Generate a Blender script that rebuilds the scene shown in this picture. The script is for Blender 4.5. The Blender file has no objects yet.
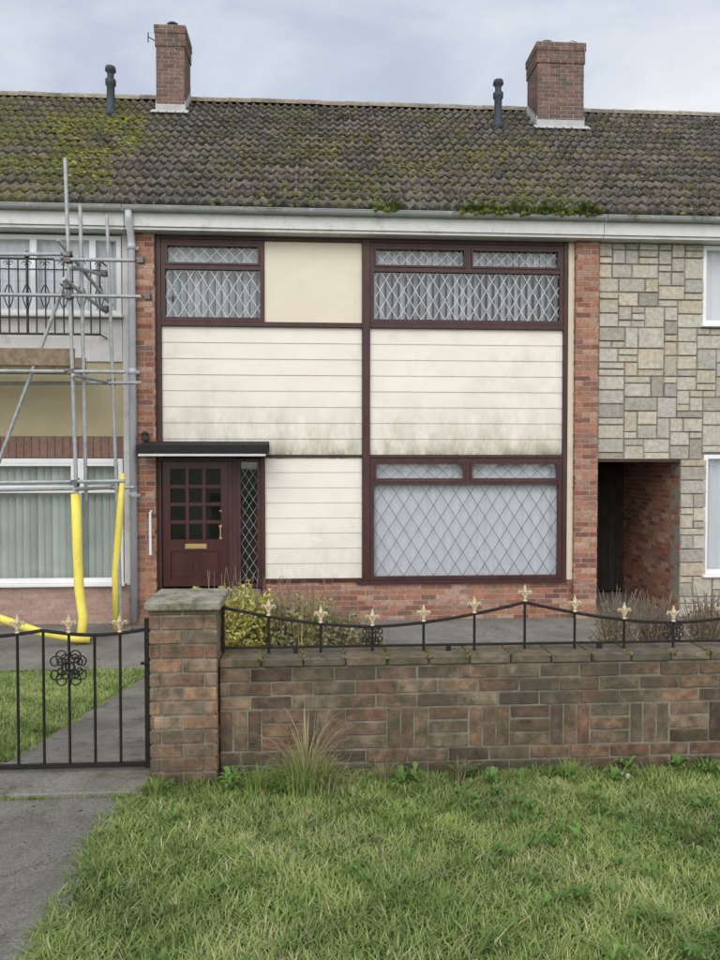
import bpy, math, random
import numpy as np
from mathutils import Vector, Matrix
random.seed(7); RNG=np.random.default_rng(11)
scene=bpy.context.scene
COL=scene.collection

# ------------------------------------------------------------------ helpers
def empty(name):
    e=bpy.data.objects.new(name,None); COL.objects.link(e); return e

class MB:
    def __init__(s): s.v=[]; s.f=[]; s.m=[]; s.r=[]
    def add(s,vs,fs,m=0,r=None):
        b=len(s.v); s.v.extend(vs)
        if r is None: r=random.random()
        for f in fs:
            s.f.append(tuple(b+i for i in f)); s.m.append(m); s.r.append(r)
    def box(s,x0,x1,y0,y1,z0,z1,m=0,r=None):
        s.add([(x0,y0,z0),(x1,y0,z0),(x1,y1,z0),(x0,y1,z0),(x0,y0,z1),(x1,y0,z1),(x1,y1,z1),(x0,y1,z1)],
              [(0,3,2,1),(4,5,6,7),(0,1,5,4),(1,2,6,5),(2,3,7,6),(3,0,4,7)],m,r)
    def quad(s,a,b,c,d,m=0,r=None): s.add([a,b,c,d],[(0,1,2,3)],m,r)
    def tube(s,pts,rad,n=8,m=0,r=None,cap=True):
        pts=[Vector(p) for p in pts]; k=len(pts)
        rads=rad if isinstance(rad,(list,tuple)) else [rad]*k
        vs=[];fs=[]; pn=None
        for i,p in enumerate(pts):
            t=(pts[min(i+1,k-1)]-pts[max(i-1,0)]).normalized()
            if pn is None:
                a=Vector((0,0,1)) if abs(t.z)<.9 else Vector((1,0,0))
                pn=t.cross(a).normalized()
            else: pn=(pn-t*pn.dot(t)).normalized()
            bn=t.cross(pn)
            for j in range(n):
                an=2*math.pi*(j+.5)/n
                vs.append(tuple(p+(pn*math.cos(an)+bn*math.sin(an))*rads[i]))
        for i in range(k-1):
            for j in range(n):
                j2=(j+1)%n
                fs.append((i*n+j,i*n+j2,(i+1)*n+j2,(i+1)*n+j))
        if cap:
            fs.append(tuple(range(n-1,-1,-1))); fs.append(tuple((k-1)*n+j for j in range(n)))
        s.add(vs,fs,m,r)
    def lathe(s,c,prof,n=12,m=0,r=None):
        vs=[];fs=[];k=len(prof)
        for (R,z) in prof:
            for j in range(n):
                a=2*math.pi*j/n; vs.append((c[0]+R*math.cos(a),c[1]+R*math.sin(a),c[2]+z))
        for i in range(k-1):
            for j in range(n):
                j2=(j+1)%n; fs.append((i*n+j,i*n+j2,(i+1)*n+j2,(i+1)*n+j))
        fs.append(tuple(range(n-1,-1,-1))); fs.append(tuple((k-1)*n+j for j in range(n)))
        s.add(vs,fs,m,r)
    def done(s,name,mats,parent=None,bevel=0,smooth=False):
        me=bpy.data.meshes.new(name); me.from_pydata(s.v,[],s.f)
        for m in mats: me.materials.append(m)
        me.polygons.foreach_set('material_index',s.m)
        a=me.attributes.new('rnd','FLOAT','FACE'); a.data.foreach_set('value',s.r)
        if smooth: me.polygons.foreach_set('use_smooth',[True]*len(s.f))
        me.update()
        o=bpy.data.objects.new(name,me); COL.objects.link(o)
        if parent: o.parent=parent
        if bevel:
            b=o.modifiers.new('bevel','BEVEL'); b.width=bevel; b.segments=1; b.limit_method='ANGLE'
        return o

def npmesh(name,V,polys_sizes,idx,rnd,mats,parent=None,smooth=False,matidx=None):
    me=bpy.data.meshes.new(name)
    me.vertices.add(len(V)); me.vertices.foreach_set('co',V.astype(np.float32).ravel())
    me.loops.add(len(idx)); me.loops.foreach_set('vertex_index',idx.astype(np.int32))
    st=np.concatenate([[0],np.cumsum(polys_sizes)[:-1]])
    me.polygons.add(len(polys_sizes)); me.polygons.foreach_set('loop_start',st.astype(np.int32))
    me.polygons.foreach_set('loop_total',np.array(polys_sizes,dtype=np.int32))
    me.update(calc_edges=True)
    for m in mats: me.materials.append(m)
    a=me.attributes.new('rnd','FLOAT','FACE'); a.data.foreach_set('value',rnd.astype(np.float32))
    if matidx is not None: me.polygons.foreach_set('material_index',matidx.astype(np.int32))
    if smooth: me.polygons.foreach_set('use_smooth',np.ones(len(polys_sizes),dtype=bool))
    me.validate()
    o=bpy.data.objects.new(name,me); COL.objects.link(o)
    if parent: o.parent=parent
    return o

# ------------------------------------------------------------------ materials
def nt(name):
    m=bpy.data.materials.new(name); m.use_nodes=True
    t=m.node_tree; return m,t,t.nodes['Principled BSDF']
def N(t,typ,**k):
    n=t.nodes.new(typ)
    for a,b in k.items(): setattr(n,a,b)
    return n
def ramp(t,cols,pos=None,interp='LINEAR'):
    n=N(t,'ShaderNodeValToRGB'); cr=n.color_ramp; cr.interpolation=interp
    cols=list(cols)
    if len(cols)==1: cols=cols*2; pos=None
    k=len(cols); pos=pos or [i/(k-1) for i in range(k)]
    while len(cr.elements)<k: cr.elements.new(.5)
    for e,c,p in zip(cr.elements,cols,pos):
        e.position=p
    for i in range(k):
        cr.elements[i].position=pos[i]; c=cols[i]; cr.elements[i].color=(c[0],c[1],c[2],1)
    return n
def noise(t,scale,detail=5,rough=.6,vec=None,stretch=None):
    tc=N(t,'ShaderNodeTexCoord'); src=tc.outputs['Object']
    if stretch:
        mp=N(t,'ShaderNodeMapping'); mp.inputs['Scale'].default_value=stretch
        t.links.new(src,mp.inputs['Vector']); src=mp.outputs[0]
    n=N(t,'ShaderNodeTexNoise'); n.inputs['Scale'].default_value=scale
    n.inputs['Detail'].default_value=detail; n.inputs['Roughness'].default_value=rough
    t.links.new(src,n.inputs['Vector']); return n
def mix(t,a,b,fac,mode='MIX'):
    n=N(t,'ShaderNodeMix',data_type='RGBA',blend_type=mode)
    def s(sock,v):
        if isinstance(v,(int,float)): sock.default_value=v
        elif isinstance(v,(tuple,list)): sock.default_value=(v[0],v[1],v[2],1)
        else: t.links.new(v,sock)
    s(n.inputs['Factor'],fac); s(n.inputs['A'],a); s(n.inputs['B'],b)
    return n.outputs['Result']
def mask(t,nz,lo,hi):
    m=N(t,'ShaderNodeMapRange'); m.inputs['From Min'].default_value=lo; m.inputs['From Max'].default_value=hi
    t.links.new(nz,m.inputs['Value']); return m.outputs[0]
def math_(t,op,a,b=0.0):
    n=N(t,'ShaderNodeMath',operation=op)
    for i,v in enumerate((a,b)):
        if isinstance(v,(int,float)): n.inputs[i].default_value=v
        else: t.links.new(v,n.inputs[i])
    return n.outputs[0]

def M(name,cols,scale=6,rough=.8,bump=0,bscale=60,attr=False,interp='LINEAR',spec=.3,metal=0,vary=.35,dirt=None,grime=None,stretch=None,dirt2=None):
    """cols: ramp colours (by noise, or by per-piece random when attr). dirt=(col,lo,hi,scale)  grime=[(ztop,zbottom,col,amount)]"""
    m,t,p=nt(name)
    if attr:
        at=N(t,'ShaderNodeAttribute',attribute_name='rnd'); rp=ramp(t,cols,interp=interp)
        t.links.new(at.outputs['Fac'],rp.inputs[0]); c=rp.outputs[0]
        nz=noise(t,scale,stretch=stretch); g=ramp(t,[(1-vary,)*3,(1+vary,)*3],[.3,.7]); t.links.new(nz.outputs[0],g.inputs[0])
        c=mix(t,c,g.outputs[0],1.0,'MULTIPLY')
    else:
        nz=noise(t,scale,stretch=stretch); k=len(cols)
        rp=ramp(t,cols,[.3+.4*i/max(1,k-1) for i in range(k)]); t.links.new(nz.outputs[0],rp.inputs[0]); c=rp.outputs[0]
    for d in (dirt,dirt2):
        if d:
            col,lo,hi,sc=d[:4]; nd=noise(t,sc,6,.7); c=mix(t,c,col,mask(t,nd.outputs[0],lo,hi))
    if grime:
        tc=N(t,'ShaderNodeTexCoord'); sp=N(t,'ShaderNodeSeparateXYZ'); t.links.new(tc.outputs['Object'],sp.inputs[0])
        for gi,(zt,zb,col,amt) in enumerate(grime):
            g1=mask(t,sp.outputs[2],zt,zb); g1=math_(t,'POWER',g1,1.4)
            below=mask(t,sp.outputs[2],zb-.06,zb-.05)
            nd=noise(t,3.0+gi*1.3,9,.78,stretch=(1,1,.45)); g2=mask(t,nd.outputs[0],.38,.62)
            g=math_(t,'MULTIPLY',math_(t,'MULTIPLY',g1,g2),amt)
            g=math_(t,'MULTIPLY',g,below)
            c=mix(t,c,col,g)
    t.links.new(c,p.inputs['Base Color'])
    p.inputs['Roughness'].default_value=rough; p.inputs['Metallic'].default_value=metal
    p.inputs['Specular IOR Level'].default_value=spec
    if bump:
        nb=noise(t,bscale,6,.7); b=N(t,'ShaderNodeBump'); b.inputs['Strength'].default_value=min(1,bump); b.inputs['Distance'].default_value=.01*max(1,bump)
        t.links.new(nb.outputs[0],b.inputs['Height']); t.links.new(b.outputs[0],p.inputs['Normal'])
    return m

m_brick=M('red_brick',[(.20,.085,.055),(.32,.13,.08),(.41,.20,.125),(.26,.13,.095),(.45,.29,.21),(.17,.08,.065),(.37,.17,.10)],scale=30,attr=True,bump=.6,bscale=90,rough=.9,vary=.3,dirt=((.20,.13,.10),.55,.75,2.5))
m_brick_dk=M('weathered_chimney_brick',[(.14,.078,.066),(.20,.11,.09),(.17,.105,.09),(.25,.14,.11),(.12,.083,.074)],scale=20,attr=True,bump=.6,rough=.9,dirt=((.10,.09,.078),.44,.64,3))
m_brick_wall=M('garden_wall_brick',[(.085,.058,.044),(.19,.125,.076),(.13,.105,.075),(.25,.155,.095),(.075,.064,.052),(.22,.12,.075),(.22,.185,.12),(.12,.078,.056),(.24,.175,.12)],scale=16,attr=True,bump=1.0,bscale=110,rough=.93,vary=.5,
   dirt=((.085,.077,.057),.47,.63,2.4),dirt2=((.08,.082,.042),.56,.68,6),grime=[(.30,0.0,(.042,.048,.026),.95),(.50,.66,(.062,.058,.038),.9)])
m_brick_pier=M('gate_pier_brick',[(.17,.10,.07),(.31,.185,.115),(.19,.14,.10),(.34,.215,.135),(.25,.145,.095),(.14,.11,.08),(.36,.26,.18)],scale=18,attr=True,bump=1.0,bscale=110,rough=.93,vary=.45,
   dirt=((.14,.12,.085),.47,.66,3),dirt2=((.085,.088,.045),.57,.69,7),grime=[(.42,0.0,(.05,.055,.03),.95),(.76,.93,(.09,.083,.053),.8)])
m_mortar=M('mortar',[(.30,.275,.235),(.44,.41,.36)],scale=12,bump=.6)
m_mortar_dk=M('old_mortar',[(.11,.10,.072),(.27,.245,.20)],scale=9,bump=.8,rough=.95)
m_pink=M('pink_brick',[(.38,.25,.20),(.44,.30,.24),(.34,.21,.17)],scale=20,attr=True,bump=.3,vary=.15)
m_brown_tile=M('brown_tile',[(.22,.135,.11),(.27,.16,.13),(.19,.115,.095)],scale=20,attr=True,vary=.2)
m_cone=M('concrete_cap',[(.16,.15,.115),(.27,.255,.20),(.38,.36,.30)],scale=14,bump=1,bscale=80,dirt=((.075,.085,.035),.50,.66,6))
m_coping=M('wall_coping',[(.15,.118,.085),(.20,.16,.12),(.115,.098,.075),(.17,.125,.09)],scale=14,attr=True,bump=1,bscale=90,dirt=((.075,.085,.04),.47,.66,5),rough=.95,dirt2=((.26,.25,.20),.62,.72,12))
m_siding=M('cream_cladding',[(.73,.69,.61),(.79,.755,.685)],scale=2.2,rough=.5,bump=.15,bscale=25,
   dirt=((.60,.575,.49),.54,.78,1.6),grime=[(2.80,1.80,(.30,.295,.195),.85),(2.02,1.80,(.17,.175,.085),.95),(.65,.02,(.40,.39,.30),.5)])
m_panel=M('cream_panel',[(.69,.62,.485),(.74,.675,.545)],scale=1.6,rough=.5,dirt=((.61,.555,.43),.58,.75,2.5))
m_wood=M('mahogany_frame',[(.040,.015,.015),(.072,.030,.027)],scale=9,rough=.45,spec=.4,stretch=(1,1,.3))
m_door=M('mahogany_door',[(.036,.010,.010),(.068,.017,.015)],scale=9,rough=.35,spec=.5,stretch=(1,1,.2))
m_white=M('white_upvc',[(.76,.77,.78),(.82,.82,.82)],scale=3,rough=.35)
m_fascia=M('white_fascia',[(.56,.56,.55),(.74,.74,.73)],scale=3,rough=.5,dirt=((.38,.38,.34),.52,.75,3))
m_gutter=M('grey_gutter',[(.32,.33,.33),(.48,.49,.50)],scale=3,rough=.5,dirt=((.15,.16,.12),.50,.70,3))
m_pipe=M('grey_downpipe',[(.42,.45,.49),(.52,.55,.59)],scale=3,rough=.4)
m_felt=M('black_felt',[(.012,.012,.014),(.03,.03,.032)],scale=30,rough=.9,bump=.6)
m_black=M('black_iron',[(.008,.008,.009),(.016,.016,.016)],scale=30,rough=.45,spec=.5)
m_blackbits=M('rusty_black_iron',[(.010,.010,.011),(.022,.018,.015)],scale=30,rough=.5,dirt=((.10,.04,.02),.66,.75,30))
m_finial=M('cream_gold_finial',[(.38,.29,.16),(.62,.54,.39)],scale=50,rough=.5)
m_lead=M('lead_came',[(.66,.67,.68)],scale=3,rough=.6)
m_lead_dk=M('dark_lead_came',[(.14,.15,.165)],scale=3,rough=.7,spec=.1)
m_flash=M('lead_flashing',[(.33,.34,.35),(.48,.48,.48)],scale=6,rough=.6)
m_blind=M('vertical_blind',[(.30,.32,.35),(.56,.58,.61)],attr=True,scale=3,vary=.1,rough=.8)
m_blind_g=M('green_blind',[(.48,.52,.48),(.64,.68,.64)],attr=True,scale=3,vary=.1,rough=.8)
m_net=M('net_curtain',[(.62,.63,.67),(.70,.71,.75)],scale=3,rough=.9,stretch=(6,1,.3))
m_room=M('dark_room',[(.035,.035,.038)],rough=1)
m_galv=M('galvanised_steel',[(.26,.28,.29),(.40,.42,.43)],scale=14,rough=.45,metal=.35,spec=.5,dirt=((.20,.13,.08),.66,.78,9))
m_yellow=M('yellow_sleeve',[(.75,.63,.08),(.84,.73,.16)],scale=8,rough=.6,dirt=((.48,.40,.14),.58,.75,6))
m_boards=M('scaffold_boards',[(.20,.15,.10),(.30,.24,.17)],attr=True,scale=12,rough=.9,bump=.4)
m_brass=M('brass',[(.60,.45,.20)],rough=.35,metal=.8)
m_render=M('khaki_render',[(.44,.38,.24),(.50,.44,.29)],scale=2,rough=.9,bump=.3)
m_stone=M('reconstituted_stone',[(.34,.315,.26),(.44,.41,.34),(.50,.475,.41),(.38,.365,.33),(.53,.48,.38),(.43,.37,.28),(.48,.455,.39),(.31,.29,.25)],scale=16,attr=True,bump=1.2,bscale=50,rough=.95,vary=.24)
m_stonemort=M('stone_mortar',[(.20,.185,.155),(.30,.28,.24)],scale=12,bump=.6)
m_ridge=M('ridge_tile',[(.22,.185,.145),(.29,.25,.20),(.18,.155,.125)],attr=True,scale=14,bump=.6,vary=.3,dirt=((.10,.10,.06),.50,.68,3))

def glass():
    m,t,p=nt('window_glass'); t.nodes.remove(p); out=t.nodes['Material Output']
    tr=N(t,'ShaderNodeBsdfTransparent'); gl=N(t,'ShaderNodeBsdfGlossy'); gl.inputs['Roughness'].default_value=.02
    tr.inputs['Color'].default_value=(.91,.935,.94,1)
    lw=N(t,'ShaderNodeLayerWeight'); lw.inputs['Blend'].default_value=.5
    nz=noise(t,1.3,2); b=N(t,'ShaderNodeBump'); b.inputs['Strength'].default_value=.15; b.inputs['Distance'].default_value=.02
    t.links.new(nz.outputs[0],b.inputs['Height']); t.links.new(b.outputs[0],gl.inputs['Normal'])
    ms=N(t,'ShaderNodeMixShader'); f=math_(t,'ADD',math_(t,'MULTIPLY',math_(t,'POWER',lw.outputs['Facing'],4.0),.7),.08)
    t.links.new(f,ms.inputs[0]); t.links.new(tr.outputs[0],ms.inputs[1]); t.links.new(gl.outputs[0],ms.inputs[2])
    t.links.new(ms.outputs[0],out.inputs['Surface']); return m
m_glass=glass()

def foliage(name,cols,rough=.6,trans=.35):
    m,t,p=nt(name); at=N(t,'ShaderNodeAttribute',attribute_name='rnd'); rp=ramp(t,cols)
    t.links.new(at.outputs['Fac'],rp.inputs[0])
    nz=noise(t,1.7,4); g=ramp(t,[(.80,.80,.80),(1.2,1.17,1.12)],[.35,.65]); t.links.new(nz.outputs[0],g.inputs[0])
    c=mix(t,rp.outputs[0],g.outputs[0],1.0,'MULTIPLY')
    t.links.new(c,p.inputs['Base Color']); p.inputs['Roughness'].default_value=rough; p.inputs['Specular IOR Level'].default_value=.25
    tl=N(t,'ShaderNodeBsdfTranslucent'); t.links.new(c,tl.inputs['Color'])
    ms=N(t,'ShaderNodeMixShader'); ms.inputs[0].default_value=trans
    t.links.new(p.outputs[0],ms.inputs[1]); t.links.new(tl.outputs[0],ms.inputs[2])
    t.links.new(ms.outputs[0],t.nodes['Material Output'].inputs['Surface']); return m
m_grass=foliage('grass_blades',[(.12,.19,.055),(.19,.285,.080),(.26,.365,.11),(.335,.44,.145),(.43,.48,.20),(.60,.54,.35)])
m_straw=foliage('straw',[(.36,.30,.18),(.50,.43,.28),(.26,.26,.12),(.14,.20,.06)])
m_weed=foliage('weed_leaves',[(.10,.18,.045),(.14,.25,.065),(.19,.31,.09)])
m_gweed=foliage('gutter_weed_leaves',[(.05,.10,.02),(.09,.17,.035),(.14,.20,.05),(.12,.10,.05)])
m_euon=foliage('variegated_leaves',[(.15,.22,.05),(.34,.37,.09),(.62,.54,.14),(.70,.63,.26),(.24,.30,.08)])
m_dry=foliage('dry_leaves',[(.24,.22,.13),(.38,.33,.21),(.34,.38,.15),(.55,.50,.36)])
m_brown=foliage('brown_leaves',[(.16,.11,.075),(.27,.20,.14),(.24,.19,.12),(.40,.33,.25)])
m_moss=foliage('moss_clumps',[(.035,.040,.016),(.07,.078,.022),(.11,.115,.032),(.06,.052,.03)],rough=.95,trans=0)
m_mossy=foliage('bright_moss_clumps',[(.09,.11,.02),(.18,.20,.035),(.27,.28,.055)],rough=.95,trans=0)
m_moss_ol=foliage('olive_moss_clumps',[(.065,.07,.022),(.13,.14,.034),(.19,.19,.055)],rough=.95,trans=0)
m_twig=M('twigs',[(.16,.12,.085),(.27,.215,.16)],scale=20)
m_deadleaf=M('dead_leaf',[(.38,.34,.28),(.48,.44,.37)],scale=20)
m_debris=M('leaf_debris',[(.06,.045,.03),(.14,.10,.06),(.20,.17,.12)],attr=True,scale=20)

def ground_mat():
    m,t,p=nt('grassy_ground')
    a=noise(t,2.2,8,.7); r=ramp(t,[(.085,.075,.04),(.095,.125,.036),(.12,.17,.048)],[.35,.5,.65]); t.links.new(a.outputs[0],r.inputs[0])
    b=noise(t,50,5,.7); g=ramp(t,[(.6,.6,.6),(1.3,1.3,1.3)],[.3,.7]); t.links.new(b.outputs[0],g.inputs[0])
    t.links.new(mix(t,r.outputs[0],g.outputs[0],1.0,'MULTIPLY'),p.inputs['Base Color']); p.inputs['Roughness'].default_value=1
    bp=N(t,'ShaderNodeBump'); bp.inputs['Strength'].default_value=.8; bp.inputs['Distance'].default_value=.03
    t.links.new(b.outputs[0],bp.inputs['Height']); t.links.new(bp.outputs[0],p.inputs['Normal']); return m
m_ground=ground_mat()
def paving(name,c,moss=.6,crack=True):
    m,t,p=nt(name)
    a=noise(t,1.6,9,.7); r=ramp(t,c,[.32,.5,.68]); t.links.new(a.outputs[0],r.inputs[0])
    b=noise(t,110,4,.8); g=ramp(t,[(.45,.45,.45),(1.6,1.58,1.5)],[.3,.7]); t.links.new(b.outputs[0],g.inputs[0])
    cc=mix(t,r.outputs[0],g.outputs[0],1.0,'MULTIPLY')
    n2=noise(t,5,8,.75); cc=mix(t,cc,(.075,.08,.042),math_(t,'MULTIPLY',mask(t,n2.outputs[0],.53,.66),moss))
    n5=noise(t,2.7,9,.8); cc=mix(t,cc,(.30,.29,.27),math_(t,'MULTIPLY',mask(t,n5.outputs[0],.56,.68),.35))
    if crack:
        tc=N(t,'ShaderNodeTexCoord'); n3=noise(t,3,5); v=N(t,'ShaderNodeTexVoronoi',feature='DISTANCE_TO_EDGE'); v.inputs['Scale'].default_value=.75
        va=N(t,'ShaderNodeVectorMath',operation='MULTIPLY_ADD'); va.inputs[1].default_value=(.45,.45,.45)
        t.links.new(n3.outputs['Color'],va.inputs[0]); t.links.new(tc.outputs['Object'],va.inputs[2]); t.links.new(va.outputs[0],v.inputs['Vector'])
        mr=N(t,'ShaderNodeMapRange'); mr.inputs['From Min'].default_value=.002; mr.inputs['From Max'].default_value=.007; mr.inputs['To Min'].default_value=1; mr.inputs['To Max'].default_value=0
        t.links.new(v.outputs['Distance'],mr.inputs['Value']); cc=mix(t,cc,(.045,.045,.03),math_(t,'MULTIPLY',mr.outputs[0],.55))
    t.links.new(cc,p.inputs['Base Color']); p.inputs['Roughness'].default_value=.92
    bp=N(t,'ShaderNodeBump'); bp.inputs['Strength'].default_value=.9; bp.inputs['Distance'].default_value=.008
    t.links.new(b.outputs[0],bp.inputs['Height']); t.links.new(bp.outputs[0],p.inputs['Normal']); return m
m_tarmac=paving('worn_footpath',[(.12,.117,.105),(.175,.17,.155),(.235,.228,.21)])
m_conc=paving('garden_path_concrete',[(.12,.115,.10),(.19,.18,.16),(.26,.25,.225)],moss=.9)
m_patio=paving('patio_concrete',[(.13,.125,.115),(.185,.18,.168),(.245,.24,.225)],moss=.5)
m_soil=paving('bed_soil',[(.045,.036,.024),(.075,.058,.04),(.11,.088,.06)],moss=.5,crack=False)

def roof_mat():
    m,t,p=nt('concrete_roof_tiles')
    at=N(t,'ShaderNodeAttribute',attribute_name='rnd'); r=ramp(t,[(.058,.052,.046),(.093,.084,.075),(.13,.12,.105),(.070,.062,.055),(.155,.14,.12)])
    t.links.new(at.outputs['Fac'],r.inputs[0])
    n1=noise(t,9,8,.8); g=ramp(t,[(.45,.45,.45),(1.7,1.7,1.65)],[.32,.70]); t.links.new(n1.outputs[0],g.inputs[0])
    c=mix(t,r.outputs[0],g.outputs[0],1.0,'MULTIPLY')
    n2=noise(t,20,6,.8); c=mix(t,c,(.35,.34,.29),math_(t,'MULTIPLY',mask(t,n2.outputs[0],.545,.62),.85))   # lichen
    tc=N(t,'ShaderNodeTexCoord'); sp=N(t,'ShaderNodeSeparateXYZ'); t.links.new(tc.outputs['Object'],sp.inputs[0])
    left=N(t,'ShaderNodeMapRange'); left.inputs['From Min'].default_value=-2.3; left.inputs['From Max'].default_value=-3.8
    t.links.new(sp.outputs[0],left.inputs['Value'])
    n3=noise(t,1.3,8,.7); 
    thr=math_(t,'ADD',n3.outputs[0],math_(t,'MULTIPLY',left.outputs[0],.14))
    mk=mask(t,thr,.56,.67); n4=noise(t,22,5,.7); mk=math_(t,'MULTIPLY',mk,mask(t,n4.outputs[0],.40,.56))
    c=mix(t,c,(.145,.155,.036),math_(t,'MULTIPLY',mk,.88))
    t.links.new(c,p.inputs['Base Color']); p.inputs['Roughness'].default_value=.95; p.inputs['Specular IOR Level'].default_value=.15
    bp=N(t,'ShaderNodeBump'); bp.inputs['Strength'].default_value=1; bp.inputs['Distance'].default_value=.012
    t.links.new(n2.outputs[0],bp.inputs['Height']); t.links.new(bp.outputs[0],p.inputs['Normal']); return m
m_roof=roof_mat()

# ------------------------------------------------------------------ terrain
GL=-.58
def gz(y): return 0.0 if y<=4.1 else (GL if y>=8 else GL*(y-4.1)/3.9)
gz_v=np.vectorize(gz)
def sheet(name,x0,x1,y0,y1,off,mat,parent=None,nx=1):
    mb=MB(); ys=sorted(set([y0,y1]+[k for k in (4.1,8.0) if y0<k<y1]))
    for a,b in zip(ys[:-1],ys[1:]):
        mb.quad((x0,a,gz(a)+off),(x1,a,gz(a)+off),(x1,b,gz(b)+off),(x0,b,gz(b)+off))
    return mb.done(name,[mat],parent)
mb=MB(); ys=[-300,4.1,8.0,400]
for a,b in zip(ys[:-1],ys[1:]): mb.quad((-400,a,gz(a)),(400,a,gz(a)),(400,b,gz(b)),(-400,b,gz(b)))
mb.done('ground',[m_ground])
fp=MB()
fp.box(-2.15,-.95,-12,3.66,-.05,.012,0)
fp.done('footpath',[m_tarmac])
th=MB(); th.box(-2.0,-.885,3.68,4.09,-.05,.032); th.done('gate_threshold',[m_conc],bevel=.008)
sheet('garden_path',-1.75,-.62,4.11,8.0,.012,m_conc)
sheet('patio',-9.0,11,8.0,10.34,.016,m_patio)
sheet('planting_bed',-.6,4.6,4.15,6.4,.008,m_soil)

# ------------------------------------------------------------------ brick building helpers
def bricks(mb,O,U,Nn,w,h,bl=.215,bh=.065,mo=.010,th=.02,m=0,jit=.0015,z_off=0,first=0.0):
    """running bond of real bricks over a rectangle: O lower-left corner, U unit horizontal, Nn outward normal"""
    O=Vector(O);U=Vector(U);Nn=Vector(Nn);Z=Vector((0,0,1)); row=0; z=0
    while z<h-.02:
        z1=min(z+bh,h); off=-(bl+mo)*(.5 if (row%2) else 0)-first; x=off
        while x<w-.012:
            a=max(x,0); b=min(x+bl,w)
            if b-a>.02:
                d=random.uniform(-jit,jit); j=lambda:random.uniform(-.0012,.0012)
                p0=O+U*(a+j())+Z*(z+j()); p1=O+U*(b+j())+Z*(z+j()); p2=O+U*(b+j())+Z*(z1+j()); p3=O+U*(a+j())+Z*(z1+j())
                f=Nn*d; bk=-Nn*th
                vs=[tuple(q+f) for q in (p0,p1,p2,p3)]+[tuple(q+bk) for q in (p0,p1,p2,p3)]
                mb.add(vs,[(0,1,2,3),(1,0,4,5),(2,1,5,6),(3,2,6,7),(0,3,7,4)],m)
            x+=bl+mo
        z+=bh+mo; row+=1
def brick_block(mb,x0,x1,y0,y1,z0,z1,faces='F L R',m=0,mm=1,inset=.005,mo=.012):
    mb.box(x0+inset,x1-inset,y0+inset,y1-inset,z0,z1-.001,mm)
    h=z1-z0; k=dict(m=m,mo=mo,bh=.075-mo)
    if 'F' in faces: bricks(mb,(x0,y0,z0),(1,0,0),(0,-1,0),x1-x0,h,**k)
    if 'B' in faces: bricks(mb,(x1,y1,z0),(-1,0,0),(0,1,0),x1-x0,h,**k)
    if 'R' in faces: bricks(mb,(x1,y0,z0),(0,1,0),(1,0,0),y1-y0,h,first=.1125,**k)
    if 'L' in faces: bricks(mb,(x0,y1,z0),(0,-1,0),(-1,0,0),y1-y0,h,first=.1125,**k)

# ------------------------------------------------------------------ roof
EY,EZ=10.0,5.17; RY,RZ=14.2,8.58
SL=math.hypot(RY-EY,RZ-EZ); dS=Vector((0,(RY-EY)/SL,(RZ-EZ)/SL)); nS=Vector((0,-dS.z,dS.y))
ROWS=16; G=SL/ROWS
PA,PE=.046,1.9
def roof(x0,x1,parent,name='roof_tiles'):
    step=.021; n=int(round((x1-x0)/step)); V=[];idx=[];rn=[]
    xs=x0+np.arange(n+1)*(x1-x0)/n
    ph=(xs/.15)%1.0; prof=PA*(0.5+0.5*np.cos(2*np.pi*ph))**PE
    base=0
    for i in range(ROWS):
        tid=np.floor((xs+(.15 if i%2 else 0)+.075)/.30).astype(int)
        rs=np.random.default_rng(100+i); tab=rs.random(400); tab2=rs.normal(0,.007,400); tab3=rs.normal(0,.013,400)
        lift=.055+tab2[(tid+150)%400]; s0=i*G-.02+tab3[(tid+150)%400]; s1=(i+1)*G+.01
        def pt(s,h): 
            return np.stack([xs,EY+dS.y*s+nS.y*h,EZ+dS.z*s+nS.z*h],1)
        A=pt(s0+.018,prof*.3-.010+lift*0); B=pt(s0,prof+lift); C=pt(np.full_like(xs,s1),prof+.004)
        V+= [A,B,C]; m=n+1
        k=np.arange(n)
        f1=np.stack([base+k,base+k+1,base+m+k+1,base+m+k],1); f2=np.stack([base+m+k,base+m+k+1,base+2*m+k+1,base+2*m+k],1)
        idx+=[f1,f2]; rr=tab[(tid[:-1]+150)%400]; rn+=[rr*.3,rr]
        base+=3*m
    V=np.concatenate(V); F=np.concatenate(idx); 
    o=npmesh(name,V,np.full(len(F),4),F.ravel(),np.concatenate(rn),[m_roof],parent)
    mb=MB(); d=.03
    mb.quad((x0,RY,RZ),(x1,RY,RZ),(x1,RY+4.4,EZ),(x0,RY+4.4,EZ),0)
    mb.quad((x0,EY+.02,EZ-d),(x1,EY+.02,EZ-d),(x1,RY,RZ-d),(x0,RY,RZ-d),0)
    mb.done('rear_roof_slope',[m_roof],parent)
    rd=MB(); x=x0
    while x<x1-.01:
        xe=min(x+.44,x1)
        n2=8; vs=[];j=random.uniform(-.008,.008)
        for xx,rr in ((x,.125),(xe+.012,.118)):
            for q in range(n2+1):
                a=math.pi*q/n2; vs.append((xx,RY-math.cos(a)*rr,RZ-.005+j+math.sin(a)*rr))
        fs=[(q,q+1,n2+2+q,n2+1+q) for q in range(n2)]+[tuple(range(n2+1))]
        rd.add(vs,fs); x+=.45
    rd.done('ridge_tiles',[m_ridge],parent)

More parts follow.
